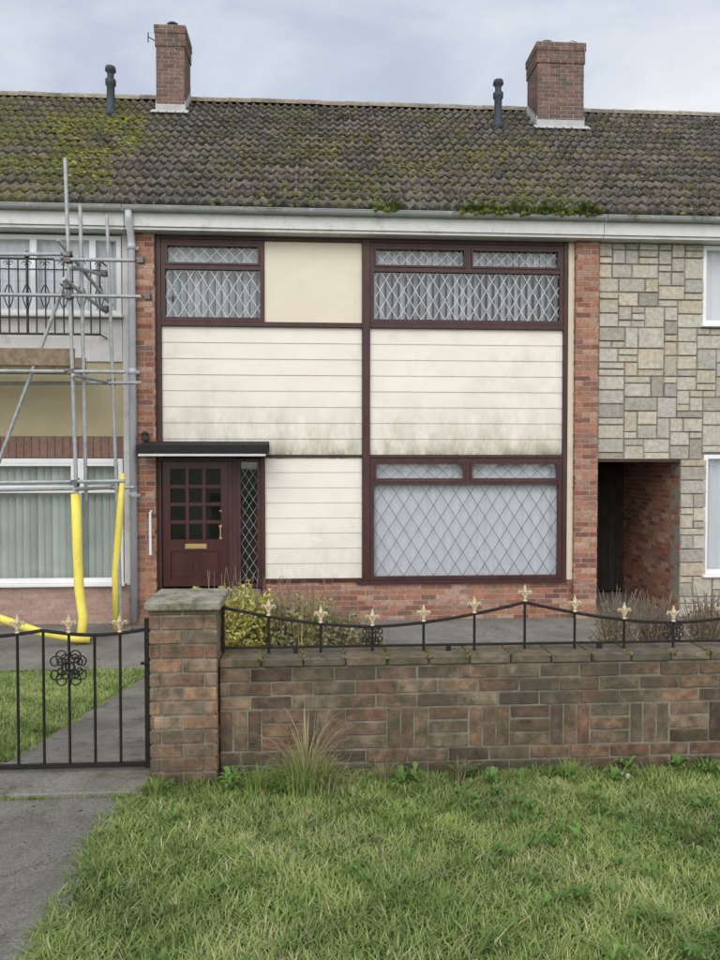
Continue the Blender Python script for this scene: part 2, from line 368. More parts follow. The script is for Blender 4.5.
def unit_ico():
    t=(1+5**.5)/2
    v=np.array([(-1,t,0),(1,t,0),(-1,-t,0),(1,-t,0),(0,-1,t),(0,1,t),(0,-1,-t),(0,1,-t),(t,0,-1),(t,0,1),(-t,0,-1),(-t,0,1)],float)
    v/=np.linalg.norm(v[0])
    f=[(0,11,5),(0,5,1),(0,1,7),(0,7,10),(0,10,11),(1,5,9),(5,11,4),(11,10,2),(10,7,6),(7,1,8),(3,9,4),(3,4,2),(3,2,6),(3,6,8),(3,8,9),(4,9,5),(2,4,11),(6,2,10),(8,6,7),(9,8,1)]
    vs=[tuple(x) for x in v]; nf=[]; cache={}
    def mid(a,b):
        k=(min(a,b),max(a,b))
        if k not in cache:
            q=(np.array(vs[a])+np.array(vs[b])); q/=np.linalg.norm(q); vs.append(tuple(q)); cache[k]=len(vs)-1
        return cache[k]
    for a,b,c in f:
        x,y,z=mid(a,b),mid(b,c),mid(c,a); nf+=[(a,x,z),(b,y,x),(c,z,y),(x,y,z)]
    return np.array(vs),np.array(nf)
IV,IF=unit_ico()
def lumps(name,P,S,mat,parent=None,rnd=None):
    """P centres (n,3), S sizes (n,3): many small irregular clumps as one mesh"""
    n=len(P); V=IV[None]*S[:,None,:]*(1+RNG.normal(0,.18,(n,len(IV),1)))+P[:,None,:]
    F=IF[None]+(np.arange(n)*len(IV))[:,None,None]
    r=np.repeat(RNG.random(n) if rnd is None else rnd,len(IF))
    return npmesh(name,V.reshape(-1,3),np.full(n*len(IF),3),F.ravel(),np.clip(r+RNG.normal(0,.08,len(r)),0,1),[mat],parent)

# ------------------------------------------------------------------ window pieces
def lattice(mb,x0,x1,z0,z1,y,dx,dz,m,rad=.006):
    k=dz/dx
    for sgn in (1,-1):
        c=-40
        while c<40:
            c+=1
            pts=[]
            for x in (x0,x1):
                z=z0+c*dz+sgn*k*(x-x0)
                if z0<=z<=z1: pts.append((x,z))
            for z in (z0,z1):
                x=x0+(z-z0-c*dz)/(sgn*k)
                if x0<x<x1: pts.append((x,z))
            if len(pts)>=2:
                pts.sort(); a,b=pts[0],pts[-1]
                if abs(a[0]-b[0])>.01: mb.tube([(a[0],y,a[1]),(b[0],y,b[1])],rad,4,m,cap=False)
def frame(mb,x0,x1,z0,z1,y0,y1,w,m):
    mb.box(x0,x0+w,y0,y1,z0,z1,m); mb.box(x1-w,x1,y0,y1,z0,z1,m)
    mb.box(x0+w,x1-w,y0+.002,y1,z0,z0+w,m); mb.box(x0+w,x1-w,y0+.002,y1,z1-w,z1,m)
def slats(mb,x0,x1,z0,z1,y,pitch,ang,m):
    x=x0
    while x<x1:
        a=ang+random.uniform(-.08,.08); hw=pitch*.52; c=math.cos(a)*hw; s=math.sin(a)*hw
        mb.quad((x-c,y-s,z0),(x+c,y+s,z0),(x+c,y+s,z1),(x-c,y-s,z1),m); x+=pitch
def curtain(mb,x0,x1,z0,z1,y,m,amp=.02,per=.11):
    n=int((x1-x0)/.018); 
    for i in range(n):
        a=x0+(x1-x0)*i/n; b=x0+(x1-x0)*(i+1)/n
        f=lambda x:y+amp*math.sin(2*math.pi*x/per+1.5*math.sin(x*3.1))
        mb.quad((a,f(a),z0),(b,f(b),z0),(b,f(b),z1),(a,f(a),z1),m,.5)
def room(mb,x0,x1,z0,z1,y0,y1,m):
    mb.quad((x0,y1,z0),(x1,y1,z0),(x1,y1,z1),(x0,y1,z1),m)
    mb.quad((x0,y0,z0),(x0,y1,z0),(x0,y1,z1),(x0,y0,z1),m); mb.quad((x1,y0,z0),(x1,y1,z0),(x1,y1,z1),(x1,y0,z1),m)
    mb.quad((x0,y0,z0),(x1,y0,z0),(x1,y1,z0),(x0,y1,z0),m); mb.quad((x0,y0,z1),(x1,y0,z1),(x1,y1,z1),(x0,y1,z1),m)

def gutter(x0,x1,parent):
    mb=MB(); n=8; R=.058; yc,zc=9.965,5.135
    vs=[]
    for x in (x0,x1):
        for q in range(n+1):
            a=math.pi+math.pi*q/n; vs.append((x,yc+R*math.cos(a),zc+R*math.sin(a)))
    fs=[(q,q+1,n+2+q,n+1+q) for q in range(n)]; mb.add(vs,fs,0)
    mb.tube([(x0,yc-R,zc),(x1,yc-R,zc)],.008,6,0)
    x=x0+.6
    while x<x1:
        mb.add([(xx,yc+(R+.007)*math.cos(math.pi+math.pi*q/n),zc+(R+.007)*math.sin(math.pi+math.pi*q/n)) for xx in (x,x+.05) for q in range(n+1)],[(q,q+1,n+2+q,n+1+q) for q in range(n)],0)
        x+=.95
    mb.done('gutter',[m_gutter],parent)
def eaves(x0,x1,parent):
    mb=MB(); mb.box(x0,x1,10.03,10.055,4.90,5.125,0); mb.box(x0,x1,10.056,10.36,4.86,4.898,0)
    mb.box(x0,x1,10.06,10.30,4.92,5.10,1)
    mb.done('fascia_and_soffit',[m_fascia,m_room],parent); gutter(x0,x1,parent)

# ================================================================== MAIN HOUSE
H=empty('brick_terraced_house')
FY=10.30
mb=MB()
brick_block(mb,-2.60,-2.24,10.19,10.60,GL,4.858,'F R L')
brick_block(mb,3.70,4.04,10.19,10.60,GL,4.858,'F R L')
mb.done('brick_piers',[m_brick,m_mortar],H)
mb=MB(); brick_block(mb,-.78,3.70,FY-.02,10.60,GL,-.015,'F')
brick_block(mb,-2.24,-.78,FY-.02,10.60,GL,-.13,'F')
mb.done('brick_plinth',[m_brick,m_mortar],H)
mb=MB()
mb.box(-2.24,3.70,10.95,11.0,GL,4.86,0)
mb.box(-2.60,-2.5,10.6,18.4,GL,5.2,0); mb.box(3.95,4.04,10.6,18.4,GL,5.2,0); mb.box(-2.6,4.04,18.4,18.5,GL,5.2,0)
mb.done('inner_walls',[m_room],H)
mb=MB()
def siding(x0,x1,z0,z1,n):
    h=(z1-z0)/n
    mb.box(x0,x1,FY+.006,FY+.05,z0,z1,0)
    for i in range(n):
        a=z0+i*h+.0045; b=z0+(i+1)*h; d=random.uniform(0,.002)
        yb=FY-.006-d; yt=FY+.002
        mb.add([(x0,yb,a),(x1,yb,a),(x1,yt,b),(x0,yt,b),(x0,FY+.02,a),(x1,FY+.02,a),(x1,FY+.02,b),(x0,FY+.02,b)],
               [(0,1,2,3),(1,0,4,5),(3,2,6,7),(0,3,7,4),(2,1,5,6)],0)
siding(-2.165,.638,1.80,3.60,8); siding(.755,3.545,1.80,3.60,8); siding(-.735,.638,.035,1.765,8)
mb.done('cladding_boards',[m_siding],H)
mb=MB(); mb.box(-.735,.638,FY-.004,FY+.04,3.67,4.80,0); mb.box(3.615,3.705,FY-.03,FY+.05,-.01,4.85,0)
mb.done('cream_panels',[m_panel],H)
mb=MB()
mb.box(-2.243,-2.168,FY-.05,FY+.06,1.78,4.855,0); mb.box(.64,.753,FY-.05,FY+.06,.0,4.855,0); mb.box(3.547,3.613,FY-.05,FY+.06,-.01,4.855,0)
mb.box(-.795,-.737,FY-.05,FY+.06,-.10,1.76,0)
for a,b in ((-2.167,.639),(.754,3.546)):
    mb.box(a,b,FY-.047,FY+.06,3.602,3.668,0); mb.box(a,b,FY-.047,FY+.06,4.803,4.854,0)
mb.box(.754,3.546,FY-.047,FY+.06,1.757,1.797,0); mb.box(-.736,.639,FY-.03,FY+.06,1.768,1.797,0)
mb.box(-.82,.639,FY-.045,FY+.06,-.012,.032,0); mb.box(.56,3.62,FY-.075,FY+.06,-.045,-.003,0)
mb.done('timber_posts_and_rails',[m_wood],H,bevel=.004)
def leaded(name,x0,x1,z0,z1,tz,mull,kind,dx,dz,lead,parent=H,solo=False):
    mb=MB(); y0,y1=FY-.035,FY+.04; w=.055
    frame(mb,x0,x1,z0,z1,y0,y1,w,0)
    mb.box(x0+w,x1-w,y0+.003,y1,tz-.03,tz+.03,0)
    if mull: 
        mb.box(mull-.035,mull+.035,y0+.003,y1,tz+.03,z1-w,0); tops=[(x0+w,mull-.035),(mull+.035,x1-w)]
    else: tops=[(x0+w,x1-w)]
    for a,b in tops: frame(mb,a+.004,b-.004,tz+.034,z1-w-.004,y0-.012,y0+.03,.028,0)
    gy=FY+.012
    panes=[(a+.03,b-.03,tz+.06,z1-w-.03) for a,b in tops]+[(x0+w,x1-w,z0+w,tz-.03)]
    for i,(a,b,c,d) in enumerate(panes):
        mb.quad((a,gy,c),(b,gy,c),(b,gy,d),(a,gy,d),1)
        if i<len(panes)-1: lattice(mb,a,b,c,d,gy-.006,dx*1.0,dz*.62,2,.0045)
        else: lattice(mb,a,b,c,d,gy-.006,dx,dz,2,.0055)
    if kind=='slats':
        slats(mb,x0+w+.03,x1-w,z0,tz-.02,FY+.13,.098,.75,3); slats(mb,x0+w+.03,x1-w,tz-.02,z1,FY+.13,.098,.35,3)
    else: curtain(mb,x0,x1,z0,z1,FY+.075,4,.006,.13)
    room(mb,x0,x1,z0,z1,FY+.041,FY+.6,5)
    mb.done(name,[m_wood,m_glass,lead,m_blind,m_net,m_room],parent)
leaded('upper_left_window',-2.165,-.74,3.672,4.80,4.42,None,'slats',.17,.28,m_lead)
leaded('upper_right_window',.756,3.544,3.672,4.80,4.43,2.16,'slats',.17,.28,m_lead)
leaded('front_room_window',.756,3.544,.002,1.754,1.405,2.16,'net',.215,.34,m_lead_dk)
# door
D=MB()
x0,x1,z0,z1=-2.235,-1.19,-.10,1.76
D.box(x0,x0+.055,FY-.04,FY+.06,z0,z1,0); D.box(x1-.055,x1,FY-.04,FY+.06,z0,z1,0); D.box(x0+.055,x1-.055,FY-.038,FY+.06,z1-.05,z1,0)
lx0,lx1=x0+.06,x1-.06; lz0,lz1=-.06,z1-.055
yF=FY-.0; st=.11
D.box(lx0,lx0+st,yF,yF+.045,lz0,lz1,1); D.box(lx1-st,lx1,yF,yF+.045,lz0,lz1,1)
D.box(lx0+st,lx1-st,yF+.001,yF+.045,lz1-.10,lz1,1); D.box(lx0+st,lx1-st,yF+.001,yF+.045,.44,.60,1); D.box(lx0+st,lx1-st,yF+.001,yF+.045,lz0,lz0+.10,1)
gx0,gx1,gz0,gz1=lx0+st,lx1-st,.60,lz1-.10
for i in range(1,3):
    x=gx0+(gx1-gx0)*i/3; D.box(x-.024,x+.024,yF+.003,yF+.04,gz0,gz1,1)
for i in range(1,4):
    z=gz0+(gz1-gz0)*i/4
    for c in range(3):
        a=gx0+(gx1-gx0)*c/3+(.024 if c else 0); b=gx0+(gx1-gx0)*(c+1)/3-(.024 if c<2 else 0)
        D.box(a,b,yF+.005,yF+.04,z-.024,z+.024,1)
D.quad((gx0,yF+.03,gz0),(gx1,yF+.03,gz0),(gx1,yF+.03,gz1),(gx0,yF+.03,gz1),2)
for c in range(2):
    a=gx0+(gx1-gx0)*c/2+.02; b=gx0+(gx1-gx0)*(c+1)/2-.02
    D.box(a-.02,b+.02,yF+.022,yF+.04,lz0+.10,.44,1); D.box(a+.02,b-.02,yF+.008,yF+.03,lz0+.14,.40,1)
D.box(-1.86,-1.56,yF-.008,yF+.004,.475,.545,3); D.box(-1.84,-1.58,yF-.014,yF-.006,.49,.53,3)
D.tube([(-1.36,yF-.05,.62),(-1.36,yF-.05,.80)],.010,8,3); D.box(-1.38,-1.34,yF-.05,yF,.61,.64,3); D.box(-1.38,-1.34,yF-.05,yF,.78,.81,3)
D.lathe((-1.36,yF-.01,1.0),[(.02,0),(.02,.02)],8,3)
D.box(-1.19,-1.13,FY-.036,FY+.06,z0,z1,0)
frame(D,-1.128,-.797,z0+.02,z1-.01,FY-.034,FY+.05,.05,0)
a,b,c,d=-1.078,-.847,.0,z1-.06
D.quad((a,FY+.01,c),(b,FY+.01,c),(b,FY+.01,d),(a,FY+.01,d),2); lattice(D,a,b,c,d,FY+.004,.115,.18,8,.0022)
room(D,x0,-.80,z0,z1,FY+.061,FY+.62,5)
D.box(-2.24,-.80,FY-.30,FY+.06,GL,-.13,7); D.box(-2.24,-.80,FY-.075,FY+.06,-.128,-.10,7)
D.done('front_door',[m_wood,m_door,m_glass,m_brass,m_pipe,m_room,m_lead_dk,m_patio,m_lead],H,bevel=.003)
C=MB(); ca,cb=-2.40,-.67
C.box(ca+.02,cb-.02,FY-.52,FY-.12,1.865,1.905,0); C.box(ca,cb,FY-.55,FY-.49,1.815,1.93,0)
C.box(ca,ca+.06,FY-.49,FY-.12,1.815,1.93,0); C.box(cb-.06,cb,FY-.49,FY-.06,1.815,1.93,0)
C.add([(ca,FY-.5,1.93),(cb,FY-.5,1.93),(cb,FY-.06,1.99),(ca,FY-.06,1.99),(ca,FY-.5,1.9),(cb,FY-.5,1.9),(cb,FY-.06,1.9),(ca,FY-.06,1.9)],[(0,1,2,3),(0,3,7,4),(1,5,6,2),(2,6,7,3)],0)
C.box(ca+.04,cb-.04,FY-.50,FY-.12,1.785,1.814,1); C.box(ca+.02,cb-.02,FY-.535,FY-.50,1.775,1.813,1)
C.done('door_canopy',[m_felt,m_fascia],H,bevel=.008)
L=MB(); L.lathe((-2.36,10.1,1.99),[(.03,0),(.055,.01),(.05,.08),(.06,.09),(.02,.13)],10,0); L.box(-2.38,-2.34,10.1,10.19,2.0,2.04,0); L.done('porch_lamp',[m_black],H)
g=MB(); g.tube([(-2.30,10.18,1.02),(-2.30,10.10,1.00),(-2.30,10.10,.42),(-2.30,10.18,.40)],.017,8,0); g.done('grab_rail',[m_white],H)
eaves(-2.60,4.04,H); roof(-2.60,4.05,H)
P=MB(); px=-2.53
P.tube([(px+.0,9.965,5.08),(px+.0,9.975,4.98),(px,10.08,4.80),(px,10.12,4.7),(px,10.12,GL+.08)],.048,12,0)
for z in (4.6,2.9,1.2): P.tube([(px,10.12,z),(px,10.12,z+.08)],.056,12,0); P.box(px-.08,px+.08,10.16,10.187,z+.01,z+.06,0)
P.done('downpipe',[m_pipe],H,smooth=True)

def chimney(name,x0,x1,y0,y1,zt,parent,pots):
    mb=MB(); zb=7.3
    brick_block(mb,x0,x1,y0,y1,zb,zt-.375,'F R L B')
    brick_block(mb,x0-.018,x1+.018,y0-.018,y1+.018,zt-.375,zt-.15,'F R L B')
    brick_block(mb,x0-.030,x1+.030,y0-.030,y1+.030,zt-.15,zt,'F R L B')
    mb.add([(x0-.025,y0-.025,zt),(x1+.025,y0-.025,zt),(x1+.025,y1+.025,zt),(x0-.025,y1+.025,zt),(x0+.1,y0+.1,zt+.06),(x1-.1,y0+.1,zt+.06),(x1-.1,y1-.1,zt+.06),(x0+.1,y1-.1,zt+.06)],[(0,1,5,4),(1,2,6,5),(2,3,7,6),(3,0,4,7),(4,5,6,7)],2)
    def rz(y): return EZ+(y-EY)*(RZ-EZ)/(RY-EY)
    zf=rz(y0)
    mb.box(x0-.012,x1+.012,y0-.014,y0-.002,zf-.05,zf+.20,3)
    mb.add([(x0-.08,y0-.01,zf+.10),(x1+.08,y0-.01,zf+.10),(x1+.08,y0-.17,rz(y0-.17)+.115),(x0-.08,y0-.17,rz(y0-.17)+.115)],[(0,1,2,3)],3)
    n=5
    for i in range(n):
        a=y0+(min(y1,RY)-y0)*i/n; b=y0+(min(y1,RY)-y0)*(i+1)/n
        for xa,xb in ((x0-.014,x0-.002),(x1+.002,x1+.014)): mb.box(xa,xb,a,b,rz(a)-.05,rz(b)+.17,3)
    for (cx,cy,h,r) in pots:
        mb.lathe((cx,cy,zt+.03),[(r*1.1,0),(r,.03),(r*.92,h*.6),(r*1.15,h*.62),(r*1.15,h*.75),(r*.7,h*.92),(r*.2,h)],12,4)
    mb.done(name,[m_brick_dk,m_mortar,m_mortar,m_flash,m_black],parent)
chimney('chimney_stack',-2.91,-2.40,13.5,14.12,9.63,H,[(-2.66,13.8,.20,.10)])
chimney('chimney_stack_wide',4.06,4.93,13.25,13.90,9.42,H,[(4.32,13.6,.19,.11),(4.75,13.6,.10,.10)])
A=MB(); A.tube([(-2.95,13.6,9.40),(-3.06,13.55,9.44)],.010,6,0); A.tube([(-3.06,13.55,9.34),(-3.06,13.55,9.52)],.010,6,0)
A.tube([(4.6,13.4,9.44),(4.75,13.4,9.55),(4.95,13.4,9.49)],.006,5,0); A.done('chimney_bracket',[m_black],H)
m_vent=M('vent_plastic',[(.028,.035,.05),(.045,.055,.07)],rough=.5)
def vent(x,y,parent):
    z=EZ+(y-EY)*(RZ-EZ)/(RY-EY); v=MB()
    v.lathe((x,y,z-.1),[(.13,.05),(.11,.17),(.075,.22),(.07,.62),(.095,.66),(.095,.74),(.06,.76),(.06,.86),(.10,.90),(.085,.97),(.02,1.0)],14,0)
    v.done('roof_vent',[m_vent],parent,smooth=True)
vent(3.34,13.3,H)

# ================================================================== LEFT NEIGHBOUR
HL=empty('brick_terraced_house.001')
eaves(-9.2,-2.61,HL); roof(-9.2,-2.60,HL); vent(-3.69,13.38,HL)
mb=MB()
mb.box(-9.2,-2.61,FY+.02,10.7,2.06,3.70,0); mb.box(-9.2,-2.61,10.95,11.0,GL,4.86,1)
mb.box(-2.70,-2.61,FY-.02,10.7,-.03,2.06,2); mb.box(-2.70,-2.61,FY-.02,10.7,2.06,4.86,2)
mb.box(-9.2,-5.3,FY+.02,10.7,3.70,4.86,0); mb.box(-9.2,-4.75,FY+.02,10.7,-.03,1.74,0)
mb.box(-9.2,-9.1,10.7,18.4,GL,5.2,0); mb.box(-9.2,-2.61,18.4,18.5,GL,5.2,0)
mb.box(-9.2,-2.71,FY-.01,FY+.019,3.10,3.69,2)
mb.done('rendered_walls',[m_render,m_room,m_fascia],HL)
mb=MB(); brick_block(mb,-9.2,-2.62,FY-.03,10.7,GL,-.035,'F'); mb.done('pink_brick_plinth',[m_pink,m_mortar],HL)
mb=MB(); mb.box(-9.2,-2.71,FY,10.6,1.76,2.058,1)
x=-9.2
while x<-2.72:
    mb.box(x,x+.095,FY-.012,FY+.01,1.765,2.05,0); x+=.105
mb.done('tile_band',[m_brown_tile,m_mortar_dk],HL)
def upvc(name,x0,x1,z0,z1,mulls,tz,blind,parent,trans_panes=()):
    mb=MB(); y0,y1=FY-.035,FY+.05; w=.065; frame(mb,x0,x1,z0,z1,y0,y1,w,0)
    xs=[x0+w]+[q for q in mulls]+[x1-w]
    for q in mulls: mb.box(q-.045,q+.045,y0+.002,y1,z0+w,z1-w,0)
    for i in range(len(xs)-1):
        a=xs[i]+(.045 if i else 0); b=xs[i+1]-(.045 if i<len(xs)-2 else 0)
        if i in trans_panes:
            mb.box(a,b,y0+.004,y1,tz-.03,tz+.03,0); frame(mb,a+.003,b-.003,tz+.033,z1-w-.003,y0-.012,y0+.03,.04,0)
        mb.quad((a,FY+.01,z0+w),(b,FY+.01,z0+w),(b,FY+.01,z1-w),(a,FY+.01,z1-w),1)
    mb.box(x0-.03,x1+.03,FY-.12,FY,z0-.04,z0-.002,0)
    if blind=='g': slats(mb,x0+w,x1-w,z0,z1,FY+.12,.10,.50,2)
    else: curtain(mb,x0,x1,z0,z1,FY+.11,3,.014,.15)
    room(mb,x0,x1,z0,z1,FY+.051,FY+.6,4)
    mb.done(name,[m_white,m_glass,m_blind_g,m_net,m_room],parent,bevel=.004)
upvc('lower_window',-4.74,-2.71,.01,1.75,[-3.33],1.30,'g',HL,(0,1))
upvc('balcony_window',-5.28,-2.71,3.74,4.83,[-3.9,-3.1],4.5,'n',HL,())
J=MB(); zt,zb=4.42,3.42; jy=9.98
J.tube([(-5.3,jy,zt),(-2.92,jy,zt)],.016,6); J.tube([(-5.3,jy,zb),(-2.92,jy,zb)],.016,6); J.tube([(-5.3,jy,zt-.14),(-2.92,jy,zt-.14)],.010,6)
x=-5.3; i=0
while x<=-2.91:
    J.tube([(x,jy,zb),(x,jy,zt)],.010 if i%6 else .018,6)
    if i%6==0: J.lathe((x,jy,zt),[(.02,0),(.035,.03),(.02,.06),(.005,.11)],8,0)
    if i%2==0:
        for s in (1,-1):
            J.tube([(x+s*(.012+.045*math.sin(q/10*math.pi)),jy-.01,zb+.35+.3*q/10) for q in range(11)],.008,5)
            J.tube([(x+s*(.03+.03*math.cos(q/8*5)*(1-q/12)),jy-.01,zt-.07+.04*math.sin(q/8*5)*(1-q/12)) for q in range(9)],.006,5)
    x+=.119; i+=1
for x in (-5.3,-2.92): J.tube([(x,jy,zt),(x,10.3,zt)],.012,6); J.tube([(x,jy,zb),(x,10.3,zb)],.012,6)
J.done('balcony_railing',[m_black],HL)

# ================================================================== RIGHT NEIGHBOUR (stone clad)
HR=empty('brick_terraced_house.002')
eaves(4.05,11.0,HR); roof(4.05,11.0,HR)
def stone_wall(mb,x0,x1,z0,z1,y,holes=(),u=.098,v=.102):
    nx=int(round((x1-x0)/u)); nz=int(round((z1-z0)/v)); ux=(x1-x0)/nx; uz=(z1-z0)/nz
    occ=np.zeros((nx,nz),bool)
    for (a,b,c,d) in holes:
        for i in range(nx):
            for j in range(nz):
                cx=x0+(i+.5)*ux; cz=z0+(j+.5)*uz
                if a<cx<b and c<cz<d: occ[i,j]=True
    sizes=[(3,2),(4,2),(2,2),(3,1),(2,1),(4,3),(3,3),(4,1),(2,3)]
    wts=[7,6,4,4,3,1.5,2,3,1]
    for j in range(nz):
        for i in range(nx):
            if occ[i,j]: continue
            for t in range(20):
                a,b=random.choices(sizes,wts)[0]
                if t==18: a,b=2,1
                if t==19: a,b=1,1
                if i+a<=nx and j+b<=nz and not occ[i:i+a,j:j+b].any(): break
            if i+a<nx and not occ[i+a,j] and (i+a+1>=nx or occ[i+a+1,j]) and (i+a+1<=nx) and not occ[i:i+a+1,j:j+b].any(): a+=1
            occ[i:i+a,j:j+b]=True
            g=.005; q=lambda:random.uniform(-.002,.002); p=.020+random.uniform(0,.016)
            X0=x0+i*ux+g;X1=x0+(i+a)*ux-g;Z0=z0+j*uz+g;Z1=z0+(j+b)*uz-g; c=.008
            o=[(X0+q(),y,Z0+q()),(X1+q(),y,Z0+q()),(X1+q(),y,Z1+q()),(X0+q(),y,Z1+q())]
            f=[(X0+c+q(),y-p+q(),Z0+c+q()),(X1-c+q(),y-p+q(),Z0+c+q()),(X1-c+q(),y-p+q(),Z1-c+q()),(X0+c+q(),y-p+q(),Z1-c+q())]
            mb.add(o+f,[(4,5,6,7),(0,1,5,4),(1,2,6,5),(2,3,7,6),(3,0,4,7)],0)
mb=MB(); sy=10.27
W1=(5.60,8.2,3.68,4.86); W2=(5.66,8.2,.03,1.82)
stone_wall(mb,4.055,11.0,1.735,4.855,sy,[W1,(5.66,8.2,1.6,1.84)])
stone_wall(mb,5.30,11.0,GL,1.735,sy,[W2])
def wallholes(x0,x1,z0,z1,holes,y0,y1,m):
    xs=sorted(set([x0,x1]+[h for q in holes for h in q[:2] if x0<h<x1])); zs=sorted(set([z0,z1]+[h for q in holes for h in q[2:] if z0<h<z1]))
    for a,b in zip(xs[:-1],xs[1:]):
        for c,d in zip(zs[:-1],zs[1:]):
            if not any(q[0]<(a+b)/2<q[1] and q[2]<(c+d)/2<q[3] for q in holes): mb.box(a,b,y0,y1,c,d,m)
wallholes(4.05,11.0,GL,4.858,[W1,W2,(4.0,5.31,GL-1,1.735)],sy,10.55,1)
mb.box(4.05,11,13.2,13.25,GL,1.7,2); mb.box(5.5,11.0,10.95,11.0,GL,4.86,2); mb.box(10.9,11,10.6,18.4,GL,5.2,1); mb.box(4.05,11,18.4,18.5,GL,5.2,1)
mb.done('stone_cladding',[m_stone,m_stonemort,m_room],HR)
upvc('upper_window',5.60,8.2,3.70,4.85,[6.4],4.4,'n',HR); upvc('lower_window',5.66,8.2,.05,1.81,[6.5],1.3,'n',HR)
mb=MB()
brick_block(mb,5.31,5.50,10.556,13.1,GL,1.70,'L'); brick_block(mb,4.05,4.10,10.62,13.1,GL,1.70,'R')
mb.box(4.041,5.31,10.26,10.556,1.70,1.733,2); mb.box(4.05,5.5,10.56,13.1,1.702,1.75,3)
bricks(mb,(5.31,10.54,GL),(0,-1,0),(-1,0,0),.27,2.28,m=0)
mb.done('passage_walls',[m_brick,m_mortar,m_wood,m_room],HR)
mb=MB(); 
for i in range(9): mb.box(4.12+i*.131,4.12+i*.131+.125,12.2,12.23,GL+.05,1.62,0)
mb.box(4.1,5.3,12.232,12.26,GL+.05,1.66,0)
mb.done('passage_gate',[M('dark_gate',[(.02,.017,.014),(.04,.033,.026)],attr=True)],HR)
sheet('passage_floor',4.09,5.31,10.341,13.1,.014,m_patio,HR)

# ------------------------------------------------------------------ roof moss clumps
def clumps(name,n,xr,slo,shi,mat,parent,size,seed):
    X=RNG.uniform(xr[0],xr[1],n*3)
    S=RNG.uniform(slo,shi,n*3); S=np.round(S/G)*G+RNG.choice([-.02,.0,.03,.08,.15],n*3)
    k=np.sin(X*1.9+seed)+np.sin(X*4.7+S*2.3+seed*2)+.8*np.sin(S*3.1-X*2.2)+RNG.normal(0,.9,n*3)
    sel=np.argsort(-k)[:n]; X=X[sel];S=S[sel]
    ph=(X/.15)%1; hgt=PA*(.5+.5*np.cos(2*np.pi*ph))**PE+.02
    P=np.stack([X,EY+dS.y*S+nS.y*hgt,EZ+dS.z*S+nS.z*hgt],1)
    b=RNG.uniform(.3,1.2,(n,1))*size; Sz=b*np.array([[1.2,1.0,.65]])*RNG.uniform(.7,1.3,(n,3))
    lumps(name,P,Sz,mat,parent)
clumps('roof_moss',3000,(-6.5,-2.9),.7,4.0,m_mossy,HL,.032,1.0)
clumps('roof_moss_olive',2400,(-9.2,-2.62),.1,4.8,m_moss_ol,HL,.026,2.2)
clumps('roof_moss',2200,(-2.6,4.05),.0,SL-.2,m_moss_ol,H,.023,3.0)
clumps('roof_moss_olive',2300,(-2.0,4.05),.1,3.4,m_moss_ol,H,.027,1.4)
clumps('roof_moss_bright',700,(.2,3.9),.2,2.6,m_mossy,H,.022,5.1)
clumps('roof_moss',2200,(4.06,11),.1,SL-.3,m_moss_ol,HR,.025,4.0)

# ================================================================== SCAFFOLDING
S=empty('scaffolding'); mb=MB(); R=.024
def pole(a,b,r=R,m=0): mb.tube([a,b],r,10,m)
pole((-3.13,9.30,5.48),(-2.985,9.30,GL)); pole((-2.99,9.42,4.95),(-2.95,9.42,1.2)); pole((-2.80,9.92,5.0),(-2.62,9.80,GL))
pole((-5.3,9.3,5.5),(-5.25,9.3,GL)); pole((-5.25,9.95,5.5),(-5.2,9.95,GL))
pole((-3.25,9.25,4.22),(-2.18,9.25,4.22)); pole((-5.6,9.25,3.78),(-2.10,9.25,3.77))
pole((-3.02,9.1,4.10),(-2.86,10.02,4.22)); pole((-3.06,9.0,3.92),(-2.84,10.0,3.72))
pole((-5.6,9.25,2.83),(-2.40,9.25,2.83)); pole((-5.6,9.86,2.72),(-2.35,9.86,2.76)); pole((-3.0,9.1,2.77),(-2.75,10.05,2.77))
pole((-5.6,9.25,1.42),(-2.42,9.25,1.46)); pole((-5.6,9.86,1.30),(-2.45,9.86,1.36)); pole((-3.0,9.1,1.36),(-2.70,10.0,1.36))
pole((-3.19,9.36,3.90),(-4.85,9.36,GL)); pole((-5.6,9.30,4.25),(-3.1,9.24,4.28),R)
pole((-3.2,9.22,4.45),(-2.75,9.95,3.80))
def coup(x,y,z):
    mb.box(x-.04,x+.04,y-.05,y+.05,z-.035,z+.035,1); mb.tube([(x-.055,y-.03,z),(x-.055,y-.09,z)],.011,6,1); mb.tube([(x+.05,y+.0,z-.05),(x+.05,y,z+.06)],.010,6,1)
for z,x in ((4.22,-3.10),(4.28,-3.10),(3.77,-3.09),(3.9,-3.11),(2.83,-3.07),(1.44,-3.04)): coup(x,9.27,z)
for z,x in ((4.22,-2.84),(3.75,-2.83),(2.77,-2.76),(1.36,-2.72)): coup(x,9.9,z)
coup(-2.20,9.25,4.22); coup(-2.12,9.25,3.77)
mb.done('poles',[m_galv,M('coupler_steel',[(.10,.10,.10),(.17,.16,.15)],rough=.5,metal=.5)],S)
mb=MB(); 
for i in range(3): mb.box(-5.5,-3.04+random.uniform(-.05,.02),9.36+i*.19,9.36+i*.19+.18,2.87,2.91,0)
mb.box(-5.5,-3.05,9.325,9.358,2.912,3.13,0); mb.box(-5.5,-3.10,9.93,9.96,2.912,3.1,0)
mb.done('deck_boards',[m_boards],S,bevel=.004)
mb=MB()
mb.tube([(-3.035,9.28,1.30),(-3.02,9.28,.6),(-3.0,9.27,.1),(-2.93,9.20,-.25),(-2.95,9.15,GL+.02)],.058,12,0)
mb.tube([(-2.60,9.85,1.55),(-2.64,9.83,1.0),(-2.70,9.82,.2),(-2.69,9.82,GL+.02)],[.03,.045,.045,.045],12,0)
